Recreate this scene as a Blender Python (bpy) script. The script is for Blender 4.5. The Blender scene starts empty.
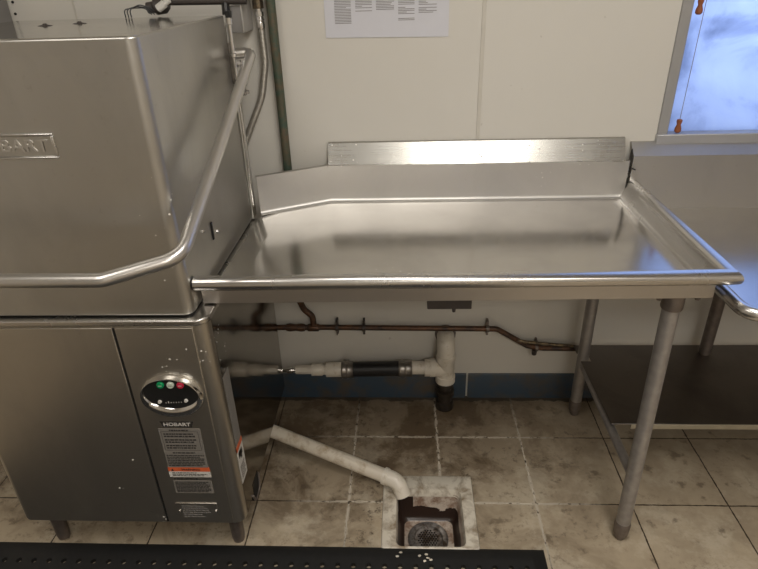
import bpy, bmesh, math, random
from mathutils import Vector, Matrix
random.seed(4)
S = bpy.context.scene
C = S.collection

# ------------------------------------------------------------------ camera
PITCH, YAW, ROLL, FPX, CAMH = 0.49095, 0.05249, -0.030758, 581.65, 1.53
def cam_axes():
    cp, sp = math.cos(PITCH), math.sin(PITCH)
    f = Vector((0, cp, -sp)); u = Vector((0, sp, cp)); x = Vector((1, 0, 0))
    rz = Matrix.Rotation(YAW, 3, 'Z')
    f, u, x = rz @ f, rz @ u, rz @ x
    c, s = math.cos(ROLL), math.sin(ROLL)
    return c * x + s * u, -s * x + c * u, f
ax, au, af = cam_axes()
cam = bpy.data.cameras.new('camera')
cam.sensor_fit = 'HORIZONTAL'; cam.sensor_width = 36.0; cam.lens = FPX / 758 * 36.0
cam.clip_start = 0.02
co = bpy.data.objects.new('camera', cam); C.objects.link(co)
M = Matrix.Identity(4)
for i in range(3):
    M[i][0], M[i][1], M[i][2] = ax[i], au[i], -af[i]
M[0][3], M[1][3], M[2][3] = 0, 0, CAMH
co.matrix_world = M
S.camera = co

# ------------------------------------------------------------------ world, lights, exposure
W = bpy.data.worlds.new('world'); S.world = W; W.use_nodes = True
W.node_tree.nodes['Background'].inputs[0].default_value = (0.55, 0.66, 1.0, 1)
W.node_tree.nodes['Background'].inputs[1].default_value = 0.65
vs = S.view_settings
vs.view_transform = 'Standard'; vs.look = 'None'; vs.gamma = 1.0; vs.use_curve_mapping = False
vs.exposure = 0.0

def area(name, loc, rot, sx, sy, power, col):
    l = bpy.data.lights.new(name, 'AREA'); l.shape = 'RECTANGLE'; l.size = sx; l.size_y = sy
    l.energy = power; l.color = col
    o = bpy.data.objects.new(name, l); C.objects.link(o); o.location = loc; o.rotation_euler = rot
    return o
area('fluorescent_and_fill_light', (0.45, 0.35, 2.62), (0, 0, 0), 0.60, 1.2, 26, (1.0, 0.955, 0.89))
area('fluorescent_and_fill_light', (-1.15, -0.1, 2.62), (0, 0, 0), 0.60, 1.2, 12, (1.0, 0.955, 0.89))  # added fill, brightens the left side and the hood front
area('fluorescent_and_fill_light', (0.9, -1.9, 2.62), (0, 0, 0), 1.2, 0.60, 34, (1.0, 0.955, 0.89))  # added behind the camera to brighten the wall under the table
area('window_daylight', (1.28, 2.15, 1.62), (math.radians(-90), 0, 0), 0.9, 1.0, 4.2, (0.52, 0.66, 1.0))

# ------------------------------------------------------------------ helpers: objects
def obj(name, bm, mat, parent=None, smooth=35, bevel=0, bseg=2):
    me = bpy.data.meshes.new(name)
    bmesh.ops.recalc_face_normals(bm, faces=bm.faces[:])
    bm.to_mesh(me); bm.free()
    for m in (mat if isinstance(mat, (list, tuple)) else [mat]):
        me.materials.append(m)
    o = bpy.data.objects.new(name, me); C.objects.link(o)
    if parent: o.parent = parent
    if smooth:
        for p in me.polygons: p.use_smooth = True
        me.set_sharp_from_angle(angle=math.radians(smooth))
    if bevel:
        b = o.modifiers.new('bevel', 'BEVEL'); b.width = bevel; b.segments = bseg
        b.limit_method = 'ANGLE'; b.angle_limit = math.radians(40)
    return o
def thing(name, label, cat, group=None):
    o = bpy.data.objects.new(name, None); C.objects.link(o); o.empty_display_size = 0.05
    return tag(o, label, cat, group)
def tag(o, label, cat, group=None):
    o['label'] = label; o['category'] = cat
    if group: o['group'] = group
    return o
def struct(o):
    o['kind'] = 'structure'; return o
def parent_at(o, loc):
    """Move a thing's Empty to its base; children built in world space are shifted back."""
    o.location = loc
    for ch in o.children: ch.location = -Vector(loc)
NB = bmesh.new

# ------------------------------------------------------------------ helpers: shapes
def box(bm, a, b):
    (x0, y0, z0), (x1, y1, z1) = a, b
    v = [bm.verts.new(p) for p in [(x0,y0,z0),(x1,y0,z0),(x1,y1,z0),(x0,y1,z0),(x0,y0,z1),(x1,y0,z1),(x1,y1,z1),(x0,y1,z1)]]
    for f in [(0,3,2,1),(4,5,6,7),(0,1,5,4),(1,2,6,5),(2,3,7,6),(3,0,4,7)]:
        bm.faces.new([v[i] for i in f])
    return bm
def prism(bm, pts, z0, z1):
    lo = [bm.verts.new((x, y, z0)) for x, y in pts]; hi = [bm.verts.new((x, y, z1)) for x, y in pts]
    n = len(pts)
    bm.faces.new(lo[::-1]); bm.faces.new(hi)
    for i in range(n): bm.faces.new([lo[i], lo[(i+1) % n], hi[(i+1) % n], hi[i]])
    return bm
def rrect(x0, y0, x1, y1, r, seg=6):
    """r: radii at (x0,y0) (x1,y0) (x1,y1) (x0,y1)"""
    if not isinstance(r, (list, tuple)): r = [r] * 4
    out = []
    for (cx, cy, a0), rr in zip([(x0, y0, 180), (x1, y0, 270), (x1, y1, 0), (x0, y1, 90)], r):
        if rr <= 0: out.append((cx, cy)); continue
        mx = cx + rr * (1 if cx == x0 else -1); my = cy + rr * (1 if cy == y0 else -1)
        for k in range(seg + 1):
            a = math.radians(a0 + 90 * k / seg); out.append((mx + rr * math.cos(a), my + rr * math.sin(a)))
    return out
def fillet(pts, r, seg=6):
    pts = [Vector(p) for p in pts]
    out = [pts[0]]
    for i in range(1, len(pts) - 1):
        p, a, b = pts[i], (pts[i-1] - pts[i]), (pts[i+1] - pts[i])
        rr = r[i-1] if isinstance(r, (list, tuple)) else r
        ang = a.angle(b)
        d = min(rr / math.tan(ang / 2), a.length * .49, b.length * .49)
        p0, p1 = p + a.normalized() * d, p + b.normalized() * d
        for k in range(seg + 1):
            t = k / seg
            out.append(p0 * (1-t)**2 + p * 2*t*(1-t) + p1 * t*t)
    out.append(pts[-1]); return out
def tube(bm, pts, r, seg=16, cap=True, rs=None):
    pts = [Vector(p) for p in pts]; n = len(pts)
    tan = [(pts[min(i+1, n-1)] - pts[max(i-1, 0)]).normalized() for i in range(n)]
    up = Vector((0, 0, 1)) if abs(tan[0].z) < .9 else Vector((1, 0, 0))
    u = tan[0].cross(up).normalized(); rings = []
    for i in range(n):
        u = (u - tan[i] * u.dot(tan[i])).normalized(); w = tan[i].cross(u)
        rr = rs[i] if rs else r
        rings.append([bm.verts.new(pts[i] + (u * math.cos(2*math.pi*k/seg) + w * math.sin(2*math.pi*k/seg)) * rr) for k in range(seg)])
    for a, b in zip(rings, rings[1:]):
        for k in range(seg): bm.faces.new([a[k], a[(k+1) % seg], b[(k+1) % seg], b[k]])
    if cap: bm.faces.new(rings[0][::-1]); bm.faces.new(rings[-1])
    return bm
def cyl(bm, a, b, r, r2=None, seg=20): return tube(bm, [a, b], r, seg, rs=[r, r if r2 is None else r2])
def turned(bm, a, b, prof, seg=20):
    """profile of (t along a-b, radius); repeated t makes a step"""
    a, b = Vector(a), Vector(b); d = (b - a)
    up = Vector((0, 0, 1)) if abs(d.normalized().z) < .9 else Vector((1, 0, 0))
    u = d.cross(up).normalized(); w = d.normalized().cross(u); rings = []
    for t, r in prof:
        rings.append([bm.verts.new(a + d*t + (u*math.cos(2*math.pi*k/seg) + w*math.sin(2*math.pi*k/seg)) * r) for k in range(seg)])
    for p, q in zip(rings, rings[1:]):
        for k in range(seg): bm.faces.new([p[k], p[(k+1) % seg], q[(k+1) % seg], q[k]])
    bm.faces.new(rings[0][::-1]); bm.faces.new(rings[-1]); return bm
def sweep(bm, path, prof, closed_prof=True):
    """profile (d, z) mitred along a 2D path; d is offset to the right of travel"""
    P = [Vector(p) for p in path]; n = len(P); rings = []
    for i in range(n):
        d0 = (P[i] - P[i-1]).normalized() if i else (P[1] - P[0]).normalized()
        d1 = (P[i+1] - P[i]).normalized() if i < n-1 else d0
        n0, n1 = Vector((d0.y, -d0.x)), Vector((d1.y, -d1.x))
        m = (n0 + n1).normalized(); m = m / m.dot(n0)
        rings.append([bm.verts.new((P[i].x + m.x*d, P[i].y + m.y*d, z)) for d, z in prof])
    k = len(prof)
    for a, b in zip(rings, rings[1:]):
        for j in range(k if closed_prof else k-1):
            bm.faces.new([a[j], a[(j+1) % k], b[(j+1) % k], b[j]])
    if closed_prof: bm.faces.new(rings[0]); bm.faces.new(rings[-1][::-1])
    return bm
def arc(cx, cz, r, a0, a1, n=8):
    return [(cx + r*math.cos(math.radians(a0 + (a1-a0)*k/n)), cz + r*math.sin(math.radians(a0 + (a1-a0)*k/n))) for k in range(n+1)]
def lettering(name, s, size, mat, loc, rot, parent, depth=0.0006, sx=1.0, bold=0.0):
    cu = bpy.data.curves.new(name, 'FONT'); cu.body = s; cu.size = size; cu.extrude = depth
    cu.align_x = 'CENTER'; cu.align_y = 'CENTER'; cu.offset = bold; cu.resolution_u = 4
    t = bpy.data.objects.new(name, cu); C.objects.link(t)
    bpy.context.view_layer.update()
    me = bpy.data.meshes.new_from_object(t.evaluated_get(bpy.context.evaluated_depsgraph_get()))
    bpy.data.objects.remove(t); me.materials.clear(); me.materials.append(mat)
    o = bpy.data.objects.new(name, me); C.objects.link(o)
    o.data.transform(Matrix.Translation(loc) @ rot.to_4x4() @ Matrix.Scale(sx, 4, (1, 0, 0)))
    o.parent = parent
    return o
FACE_FRONT = Matrix.Rotation(math.radians(90), 3, 'X')     # text faces -y
FACE_RIGHT = Matrix.Rotation(math.radians(90), 3, 'Z') @ FACE_FRONT   # text faces +x

# ------------------------------------------------------------------ materials
class NT:
    def __init__(s, name):
        s.m = bpy.data.materials.new(name); s.m.use_nodes = True
        s.t = s.m.node_tree; s.b = s.t.nodes['Principled BSDF']
        s.pos = s.n('ShaderNodeNewGeometry').outputs['Position']
    def n(s, t, **k):
        o = s.t.nodes.new(t)
        for a, v in k.items(): setattr(o, a, v)
        return o
    def l(s, a, b): s.t.links.new(a, b)
    def mapping(s, scale=(1, 1, 1), loc=(0, 0, 0), src=None):
        o = s.n('ShaderNodeMapping'); o.inputs['Scale'].default_value = scale; o.inputs['Location'].default_value = loc
        s.l(src or s.pos, o.inputs['Vector']); return o.outputs[0]
    def noise(s, scale, detail=4, vec=None, rough=.5, dist=0):
        o = s.n('ShaderNodeTexNoise'); o.inputs['Scale'].default_value = scale; o.inputs['Detail'].default_value = detail
        o.inputs['Roughness'].default_value = rough; o.inputs['Distortion'].default_value = dist
        s.l(vec or s.pos, o.inputs['Vector']); return o.outputs['Fac']
    def ramp(s, f, stops):
        o = s.n('ShaderNodeValToRGB'); e = o.color_ramp.elements
        while len(e) < len(stops): e.new(.5)
        for el, (p, c) in zip(e, stops):
            el.position = p; el.color = (c, c, c, 1) if isinstance(c, (int, float)) else (*c, 1)
        s.l(f, o.inputs[0]); return o.outputs[0]
    def math(s, op, a, b=None, c=None):
        o = s.n('ShaderNodeMath', operation=op)
        for i, v in enumerate((a, b, c)):
            if v is None: continue
            if isinstance(v, (int, float)): o.inputs[i].default_value = v
            else: s.l(v, o.inputs[i])
        return o.outputs[0]
    def mix(s, f, a, b, mode='MIX'):
        o = s.n('ShaderNodeMix', data_type='RGBA', blend_type=mode)
        for i, v in ((0, f), (6, a), (7, b)):
            if isinstance(v, (int, float)): o.inputs[i].default_value = v if i == 0 else (v, v, v, 1)
            elif isinstance(v, tuple): o.inputs[i].default_value = (*v, 1)
            else: s.l(v, o.inputs[i])
        return o.outputs[2]
    def bump(s, h, strength, dist=.001):
        o = s.n('ShaderNodeBump'); o.inputs['Strength'].default_value = strength; o.inputs['Distance'].default_value = dist
        s.l(h, o.inputs['Height']); s.l(o.outputs[0], s.b.inputs['Normal'])
    def set(s, **k):
        for a, v in k.items():
            i = s.b.inputs[a.replace('_', ' ')]
            if isinstance(v, tuple): i.default_value = (*v, 1)
            elif isinstance(v, (int, float)): i.default_value = v
            else: s.l(v, i)
        return s.m

def plain(name, col, rough=.5, metal=0.0, var=.12, scale=30):
    t = NT(name)
    f = t.noise(scale, 3)
    c = t.mix(f, tuple(v*(1-var) for v in col), tuple(min(1, v*(1+var)) for v in col))
    return t.set(Base_Color=c, Roughness=rough, Metallic=metal)

def steel(name, col=(.56, .53, .49), rough=.26, grain=(2, 2, 160), stain=.25, specks=None, bump=.03, dirt=(.22, .19, .15)):
    """brushed stainless sheet: stretched grain, cloudy smears, optional dried specks"""
    t = NT(name)
    g = t.noise(1, 3, t.mapping(grain), .6)
    cl = t.noise(5, 5, t.mapping((1, 1, .6)), .6, .5)
    c = t.mix(t.math('MULTIPLY', t.ramp(cl, [(.45, 0.0), (.75, 1.0)]), stain), col, tuple(a*.62 for a in col))
    c = t.mix(t.math('MULTIPLY', g, .12), c, tuple(min(1, a*1.25) for a in col))
    fine = t.noise(38, 6, None, .75)
    c = t.mix(t.math('MULTIPLY', t.ramp(fine, [(.62, 0.0), (.8, 1.0)]), stain), c, dirt)
    r = t.math('ADD', t.math('MULTIPLY', g, .10), t.math('MULTIPLY_ADD', cl, .14, rough - .12))
    if specks:          # dried splashes: small dots in a few patches
        vo = t.n('ShaderNodeTexVoronoi'); vo.inputs['Scale'].default_value = 75; t.l(t.pos, vo.inputs['Vector'])
        near = None
        for (c0, rad) in specks:
            dn = t.n('ShaderNodeVectorMath', operation='DISTANCE'); t.l(t.pos, dn.inputs[0]); dn.inputs[1].default_value = c0
            q = t.ramp(t.math('DIVIDE', dn.outputs['Value'], rad), [(.3, 1.0), (1.0, 0.0)])
            near = q if near is None else t.math('MAXIMUM', near, q)
        size = t.math('MULTIPLY', t.math('MULTIPLY', near, t.ramp(t.noise(31, 1), [(.45, 0.0), (.6, 1.0)])), .24)
        m = t.math('LESS_THAN', vo.outputs['Distance'], size)
        c = t.mix(m, c, (.8, .77, .72)); r = t.math('MAXIMUM', r, t.math('MULTIPLY', m, .6))
        met = t.math('SUBTRACT', 1.0, m); t.set(Metallic=met)
    else: t.set(Metallic=1.0)
    if bump: t.bump(g, bump, .0003)
    return t.set(Base_Color=c, Roughness=r)

m_hood = steel('hood_steel', (.54, .525, .49), .36, (3, 3, 500), .35, [((-.525, 1.14, 1.10), .09), ((-.52, 1.14, .95), .05)])
m_cab = steel('cabinet_steel', (.56, .525, .465), .38, (400, 400, 3), .4, [((-.49, 1.13, .74), .07), ((-.57, 1.13, .71), .05), ((-.74, 1.13, .40), .05), ((-.80, 1.13, .28), .04), ((-.70, 1.13, .17), .03)])
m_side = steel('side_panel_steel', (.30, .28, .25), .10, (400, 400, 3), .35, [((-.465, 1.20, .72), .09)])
m_deck = steel('tabletop_steel', (.60, .58, .55), .17, (5, 400, 5), .35, [((-.05, 1.27, .86), .12), ((.45, 1.5, .86), .06)])
m_roll = steel('rolled_edge_steel', (.60, .585, .56), .27, (4, 4, 4), .12, bump=0)
m_apron = steel('apron_steel', (.50, .475, .45), .36, (4, 4, 300), .15)
m_top = steel('hood_top_steel', (.56, .54, .50), .13, (3, 300, 3), .3)
m_ledge = steel('ledge_steel', (.44, .43, .40), .27, (3, 3, 500), .35, [((-.2, 1.87, 1.02), .12), ((.45, 1.87, 1.03), .25), ((.25, 1.87, 1.03), .15)])
m_splash = steel('backsplash_steel', (.53, .515, .49), .43, (3, 3, 500), .25, [((-.2, 1.87, 1.02), .10), ((.45, 1.87, 1.03), .2)])
m_tube = plain('handle_tube_steel', (.60, .58, .55), .30, .92, .08, 12)
m_leg = plain('galvanised_leg', (.38, .36, .345), .48, .75, .3, 40)
m_legdk = plain('tarnished_leg_fitting', (.20, .17, .15), .5, .7, .4, 50)
m_shelf = steel('undershelf_steel', (.19, .17, .155), .40, (200, 4, 4), .7)
m_chrome = plain('bright_chrome', (.75, .74, .72), .12, 1.0, .05)
m_black = plain('black_plastic', (.012, .012, .012), .35, 0, .2)
m_gap = plain('dark_gap', (.006, .005, .004), .8)
m_green = plain('green_button', (.0, .30, .10), .35)
m_red = plain('red_button', (.55, .02, .06), .35)
m_wbut = plain('pale_button', (.55, .62, .52), .35)
m_sticker = plain('grey_sticker', (.20, .185, .165), .5, 0, .1)
m_stickerwhite = plain('white_sticker', (.62, .60, .56), .5, 0, .06)
m_orange = plain('orange_sticker', (.62, .12, .04), .5, 0, .06)
m_ink = plain('black_ink', (.025, .022, .02), .6)
m_inkgrey = plain('grey_ink', (.20, .19, .18), .7)
m_paper = plain('paper', (.60, .60, .64), .6, 0, .02)
m_wood = plain('tassel_wood', (.27, .085, .03), .45, 0, .25, 60)
m_string = plain('cord_string', (.30, .30, .33), .8)
m_dark = plain('dark_conduit', (.06, .05, .045), .5, .2, .3)
m_greybox = plain('grey_enamel', (.26, .25, .24), .45, .3, .1)
m_paleplate = plain('pale_sheet', (.50, .48, .45), .4, .4, .08)
m_lip = plain('shelf_lip_lit', (.34, .30, .22), .5, .2)  # galvanised lip: the light it catches is put into the cream colour
m_rubber = plain('black_rubber', (.010, .010, .010), .6, 0, .4, 60)
m_hose = plain('black_hose_rubber', (.010, .010, .011), .4)
m_clamp = plain('band_clamp_steel', (.30, .28, .26), .35, .9, .3, 80)
m_coupling = plain('corroded_coupling', (.045, .036, .028), .4, .5, .5, 60)
m_caulk = plain('black_caulk', (.02, .017, .015), .7)
m_glow = None

def mk_wall():
    t = NT('wall_paint')
    n1 = t.noise(1.4, 4); n2 = t.noise(45, 5, None, .7)
    c = t.mix(n1, (.585, .56, .505), (.645, .62, .565))
    sp = t.ramp(t.noise(26, 2), [(.74, 0.0), (.78, 1.0)])
    c = t.mix(t.math('MULTIPLY', sp, .35), c, (.25, .2, .15))
    t.bump(n2, .12, .001)
    return t.set(Base_Color=c, Roughness=.42)
m_wall = mk_wall()
m_roomwall = plain('far_wall_paint', (.66, .62, .56), .6, 0, .15, 2)
m_ceiling = plain('ceiling_tile', (.74, .71, .66), .8, 0, .05, 8)
m_trim = plain('wall_joint_strip', (.55, .52, .46), .4, 0, .08)

def mk_floor():
    t = NT('quarry_tile_floor')
    sx = t.n('ShaderNodeSeparateXYZ'); t.l(t.pos, sx.inputs[0]); X, Y = sx.outputs[0], sx.outputs[1]
    P = .3045
    wob = t.math('MULTIPLY', t.math('SUBTRACT', t.noise(14, 3), .5), .004)
    fx = t.math('DIVIDE', t.math('SUBTRACT', t.math('ADD', X, wob), .1125), P)
    fy = t.math('DIVIDE', t.math('SUBTRACT', t.math('ADD', Y, wob), 1.345), P)
    def dline(f): # metres to nearest line
        a = t.math('FRACT', f); return t.math('MULTIPLY', t.math('MINIMUM', a, t.math('SUBTRACT', 1.0, a)), P)
    dx, dy = dline(fx), dline(fy); d = t.math('MINIMUM', dx, dy)
    cell = t.n('ShaderNodeCombineXYZ'); t.l(t.math('FLOOR', fx), cell.inputs[0]); t.l(t.math('FLOOR', fy), cell.inputs[1])
    wn = t.n('ShaderNodeTexWhiteNoise'); t.l(cell.outputs[0], wn.inputs['Vector'])
    c = t.mix(wn.outputs['Value'], (.42, .345, .245), (.51, .43, .315))
    # cloudy grime, plus an even browning towards the wall
    cl = t.noise(4.6, 7, None, .66, .5)
    grime = t.ramp(cl, [(.44, 0.0), (.60, 1.0)])
    mr = t.n('ShaderNodeMapRange'); mr.inputs[1].default_value = 1.22; mr.inputs[2].default_value = 1.72; t.l(Y, mr.inputs[0])
    mrx = t.n('ShaderNodeMapRange'); mrx.inputs[1].default_value = .75; mrx.inputs[2].default_value = .30; t.l(X, mrx.inputs[0])
    zone = t.math('MULTIPLY_ADD', mrx.outputs[0], .6, .4)
    g2 = t.math('MULTIPLY', zone, t.math('MINIMUM', 1.0, t.math('MULTIPLY_ADD', mr.outputs[0], .72, t.math('MULTIPLY', grime, .62))))
    c = t.mix(g2, c, (.13, .092, .055))
    worn = t.ramp(t.noise(6.0, 6, t.mapping(loc=(3, 1, 0)), .7), [(.50, 0.0), (.62, 1.0)])
    c = t.mix(t.math('MULTIPLY', worn, t.math('MULTIPLY_ADD', mr.outputs[0], -.42, .62)), c, (.57, .50, .385))
    spots = t.ramp(t.noise(38, 5, None, .75), [(.53, 0.0), (.64, 1.0)])
    patch = t.ramp(t.noise(5, 3, t.mapping(loc=(9, 2, 0)), .6), [(.42, 0.0), (.60, 1.0)])
    c = t.mix(t.math('MULTIPLY', t.math('MULTIPLY', spots, patch), t.math('MULTIPLY', zone, .85)), c, (.07, .048, .03))
    smal = t.ramp(t.noise(13, 4, t.mapping(loc=(7, 0, 0)), .6), [(.60, 0.0), (.67, 1.0)])
    c = t.mix(t.math('MULTIPLY', smal, .6), c, (.10, .072, .045))
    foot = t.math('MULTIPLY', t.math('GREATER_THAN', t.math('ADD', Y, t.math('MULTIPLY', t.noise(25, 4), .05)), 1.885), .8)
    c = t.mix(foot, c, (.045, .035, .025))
    # grout
    wid = t.math('MULTIPLY_ADD', t.noise(60, 3), .0042, .0002)
    g = t.math('LESS_THAN', d, wid)
    # chalky repaired joints round the floor sink
    dist = t.n('ShaderNodeVectorMath', operation='DISTANCE'); t.l(t.pos, dist.inputs[0]); dist.inputs[1].default_value = (.12, 1.45, 0)
    near = t.ramp(dist.outputs['Value'], [(.30, 1.0), (.55, 0.0)])
    wcol = t.mix(t.math('MULTIPLY', near, t.ramp(t.noise(50, 3), [(.38, 0.0), (.48, 1.0)])), (.05, .034, .02), (.66, .61, .51))
    c = t.mix(g, c, wcol)
    g3 = t.math('LESS_THAN', d, .006)
    halo = t.math('MULTIPLY', t.math('MULTIPLY', g3, near), t.ramp(t.noise(35, 3, t.mapping(loc=(1, 5, 0))), [(.46, 0.0), (.56, .8)]))
    c = t.mix(halo, c, (.52, .46, .37))
    t.bump(t.math('SUBTRACT', 1.0, g), .5, .002)
    r = t.math('MULTIPLY_ADD', cl, .3, .32)
    return t.set(Base_Color=c, Roughness=r)
m_floor = mk_floor()

def mk_dirty(name, col, dirt, scale, lo, hi, rough=.4, metal=0.0):
    t = NT(name)
    f = t.ramp(t.noise(scale, 5, None, .65, .3), [(lo, 0.0), (hi, 1.0)])
    return t.set(Base_Color=t.mix(f, col, dirt), Roughness=rough, Metallic=metal)
m_porc = mk_dirty('stained_porcelain', (.70, .65, .55), (.22, .155, .09), 18, .46, .70, .3)
def mk_bowl():
    t = NT('stained_basin')
    sx = t.n('ShaderNodeSeparateXYZ'); t.l(t.pos, sx.inputs[0]); X, Y, Z = sx.outputs
    n = t.noise(14, 5, None, .6); n2 = t.noise(30, 5, t.mapping(loc=(2, 0, 0)), .7)
    # tide line of brown residue on the lower walls, reaching higher under the pipe
    top = t.math('MULTIPLY_ADD', t.math('LESS_THAN', X, .02), .055, -.072)
    h = t.math('ADD', Z, t.math('MULTIPLY', t.math('SUBTRACT', n, .5), .10))
    m = t.math('MULTIPLY', t.math('LESS_THAN', h, top), t.math('GREATER_THAN', Z, -.1165))
    c = t.mix(t.ramp(n2, [(.42, 0.0), (.62, 1.0)]), (.56, .48, .40), (.26, .17, .12))
    c = t.mix(m, c, (.032, .018, .013))
    return t.set(Base_Color=c, Roughness=.3)
m_bowl = mk_bowl()
m_grate = mk_dirty('drain_metal', (.40, .38, .36), (.10, .07, .05), 40, .4, .6, .35, .8)
m_pvc = mk_dirty('white_pvc', (.66, .60, .50), (.34, .24, .13), 24, .50, .78, .35)
m_pvcclean = mk_dirty('white_pvc_fitting', (.70, .65, .56), (.42, .34, .22), 30, .55, .8, .3)
m_brown = mk_dirty('tarnished_copper', (.13, .065, .035), (.05, .035, .028), 30, .4, .62, .45, .5)
m_verd = mk_dirty('old_green_pipe', (.055, .085, .06), (.12, .09, .055), 22, .42, .62, .55, .2)
m_blue = mk_dirty('blue_base_tile', (.026, .048, .074), (.07, .055, .04), 9, .46, .66, .4)
m_brass = mk_dirty('dull_brass', (.28, .22, .13), (.10, .08, .06), 40, .4, .6, .4, .8)
m_frame = plain('window_frame_grey', (.34, .335, .33), .5, .3, .06)
m_sill = plain('window_sill_metal', (.42, .42, .43), .4, .5, .06)

def mk_braid():
    t = NT('braided_hose')
    w = t.n('ShaderNodeTexWave', wave_type='BANDS', bands_direction='Z'); w.inputs['Scale'].default_value = 90; w.inputs['Distortion'].default_value = 1.5
    t.l(t.pos, w.inputs['Vector'])
    c = t.mix(w.outputs['Fac'], (.18, .16, .13), (.55, .52, .46)); t.bump(w.outputs['Fac'], .4, .002)
    return t.set(Base_Color=c, Roughness=.4, Metallic=.6)
m_braid = mk_braid()

def mk_pane():
    t = NT('frosted_glass')
    n = t.noise(5, 6, t.mapping((1, 1, 1.3)), .6, .6)
    c = t.ramp(n, [(.32, (.50, .56, .68)), (.52, (.78, .84, .97)), (.75, (.86, .92, 1.0))])
    tr = t.n('ShaderNodeBsdfTranslucent'); t.l(c, tr.inputs[0])
    gl = t.n('ShaderNodeBsdfGlossy'); gl.inputs['Roughness'].default_value = .15
    mx = t.n('ShaderNodeMixShader'); mx.inputs[0].default_value = .06
    t.l(tr.outputs[0], mx.inputs[1]); t.l(gl.outputs[0], mx.inputs[2])
    t.l(mx.outputs[0], t.n('ShaderNodeOutputMaterial').inputs[0])
    t.t.nodes.remove(t.t.nodes['Material Output']) if 'Material Output' in t.t.nodes else None
    t.t.nodes.remove(t.b)
    return t.m
m_pane = mk_pane()

# ------------------------------------------------------------------ room shell
WY = 1.89                                   # face of the back wall
XL, XR, YF, ZC = -2.4, 2.6, -2.4, 2.70
WX0, WX1, WZ0, WZ1 = .825, 1.75, 1.055, 2.15   # window opening
SK = (-.080, 1.165, .218, 1.458)            # floor sink hole
bm = NB()
x0, y0, x1, y1 = SK
for a, b in [((XL, YF, -.02), (x0, WY, 0)), ((x1, YF, -.02), (XR, WY, 0)), ((x0, YF, -.02), (x1, y0, 0)), ((x0, y1, -.02), (x1, WY, 0))]:
    box(bm, a, b)
struct(obj('floor', bm, m_floor, smooth=0))
bm = NB()
for a, b in [((XL, WY, -.02), (WX0, WY+.14, ZC)), ((WX1, WY, -.02), (XR, WY+.14, ZC)), ((WX0, WY, -.02), (WX1, WY+.14, WZ0)), ((WX0, WY, WZ1), (WX1, WY+.14, ZC))]:
    box(bm, a, b)
struct(obj('wall_back', bm, m_wall, smooth=0))
struct(obj('wall_left', box(NB(), (XL-.1, YF, -.02), (XL, WY, ZC)), m_roomwall, smooth=0))
struct(obj('wall_right', box(NB(), (XR, YF, -.02), (XR+.1, WY, ZC)), m_roomwall, smooth=0))
struct(obj('wall_front', box(NB(), (XL, YF-.1, -.02), (XR, YF, ZC)), m_roomwall, smooth=0))
struct(obj('ceiling', box(NB(), (XL, YF, ZC), (XR, WY, ZC+.1)), m_ceiling, smooth=0))
for n, (xa, xb) in enumerate([(-.990, -.984), (.228, .240)]):
    struct(obj('trim_%d' % (n+1), box(NB(), (xa, WY-.0020, .80), (xb, WY+.001, ZC)), m_trim, bevel=.001))
# blue coved base tiles, broken open at one joint
bm = NB()
prof = [(WY+.001, .0), (WY-.011, .0), (WY-.009, .006), (WY-.008, .108), (WY-.004, .115), (WY+.001, .115)]
for a, b in [(-2.4, .238), (.246, .70), (.702, 2.6)]:
    lo = [bm.verts.new((a, y, z)) for y, z in prof]; hi = [bm.verts.new((b, y, z)) for y, z in prof]
    for i in range(len(prof)): bm.faces.new([lo[i], lo[(i+1) % 6], hi[(i+1) % 6], hi[i]])
    bm.faces.new(lo); bm.faces.new(hi[::-1])
struct(obj('baseboard_back', bm, m_blue))

# window
wf = NB()
fy0, fy1 = WY-.006, WY+.05
box(wf, (WX0-.026, fy0, WZ0-.02), (WX0+.006, fy1, WZ1+.03)); box(wf, (WX1-.012, fy0, WZ0-.02), (WX1+.03, fy1, WZ1+.03))
box(wf, (WX0+.012, fy0, WZ1-.012), (WX1-.012, fy1, WZ1+.03))
win = struct(obj('window_1', wf, m_frame, bevel=.002))
obj('window_sill', box(NB(), (WX0-.028, WY-.016, WZ0-.036), (WX1+.03, WY+.045, WZ0+.002)), m_sill, win, bevel=.003)
obj('window_pane', box(NB(), (WX0+.010, WY+.026, WZ0-.011), (WX1-.010, WY+.031, WZ1-.010)), m_pane, win, smooth=0)

# ------------------------------------------------------------------ dish machine
HX0, HX1, HY0, HY1 = -1.085, -.495, 1.140, 1.735
BX0, BX1, BY0, BY1 = -1.125, -.465, 1.132, 1.760
dm = thing('dishwasher', 'stainless steel hood-type commercial dishwasher with tubular handle and oval control panel', 'dishwasher')
obj('cabinet', prism(NB(), rrect(BX0, BY0, BX1, BY1, [.03, .03, 0, 0]), .150, .820), m_cab, dm, bevel=.002)
obj('cabinet_rim', prism(NB(), rrect(BX0-.006, BY0-.008, BX1+.006, BY1, [.036, .036, .004, .004]), .820, .8360), m_roll, dm, bevel=.005, bseg=3)
hood = obj('hood', prism(NB(), rrect(HX0, HY0, HX1, HY1, [.024, .024, .004, .004], 6), .8405, 1.440), m_hood, dm, bevel=.004, bseg=3)
obj('hood_top', prism(NB(), rrect(HX0+.006, HY0+.008, HX1-.006, HY1-.003, [.018, .018, .002, .002]), 1.4395, 1.4408), m_top, hood, smooth=0)
# near-black slab standing in for the shade between hood and cabinet
obj('hood_gap_shade', prism(NB(), rrect(HX0+.004, HY0+.006, HX1-.004, HY1-.004, .01), .8355, .8405), m_gap, dm)
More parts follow.
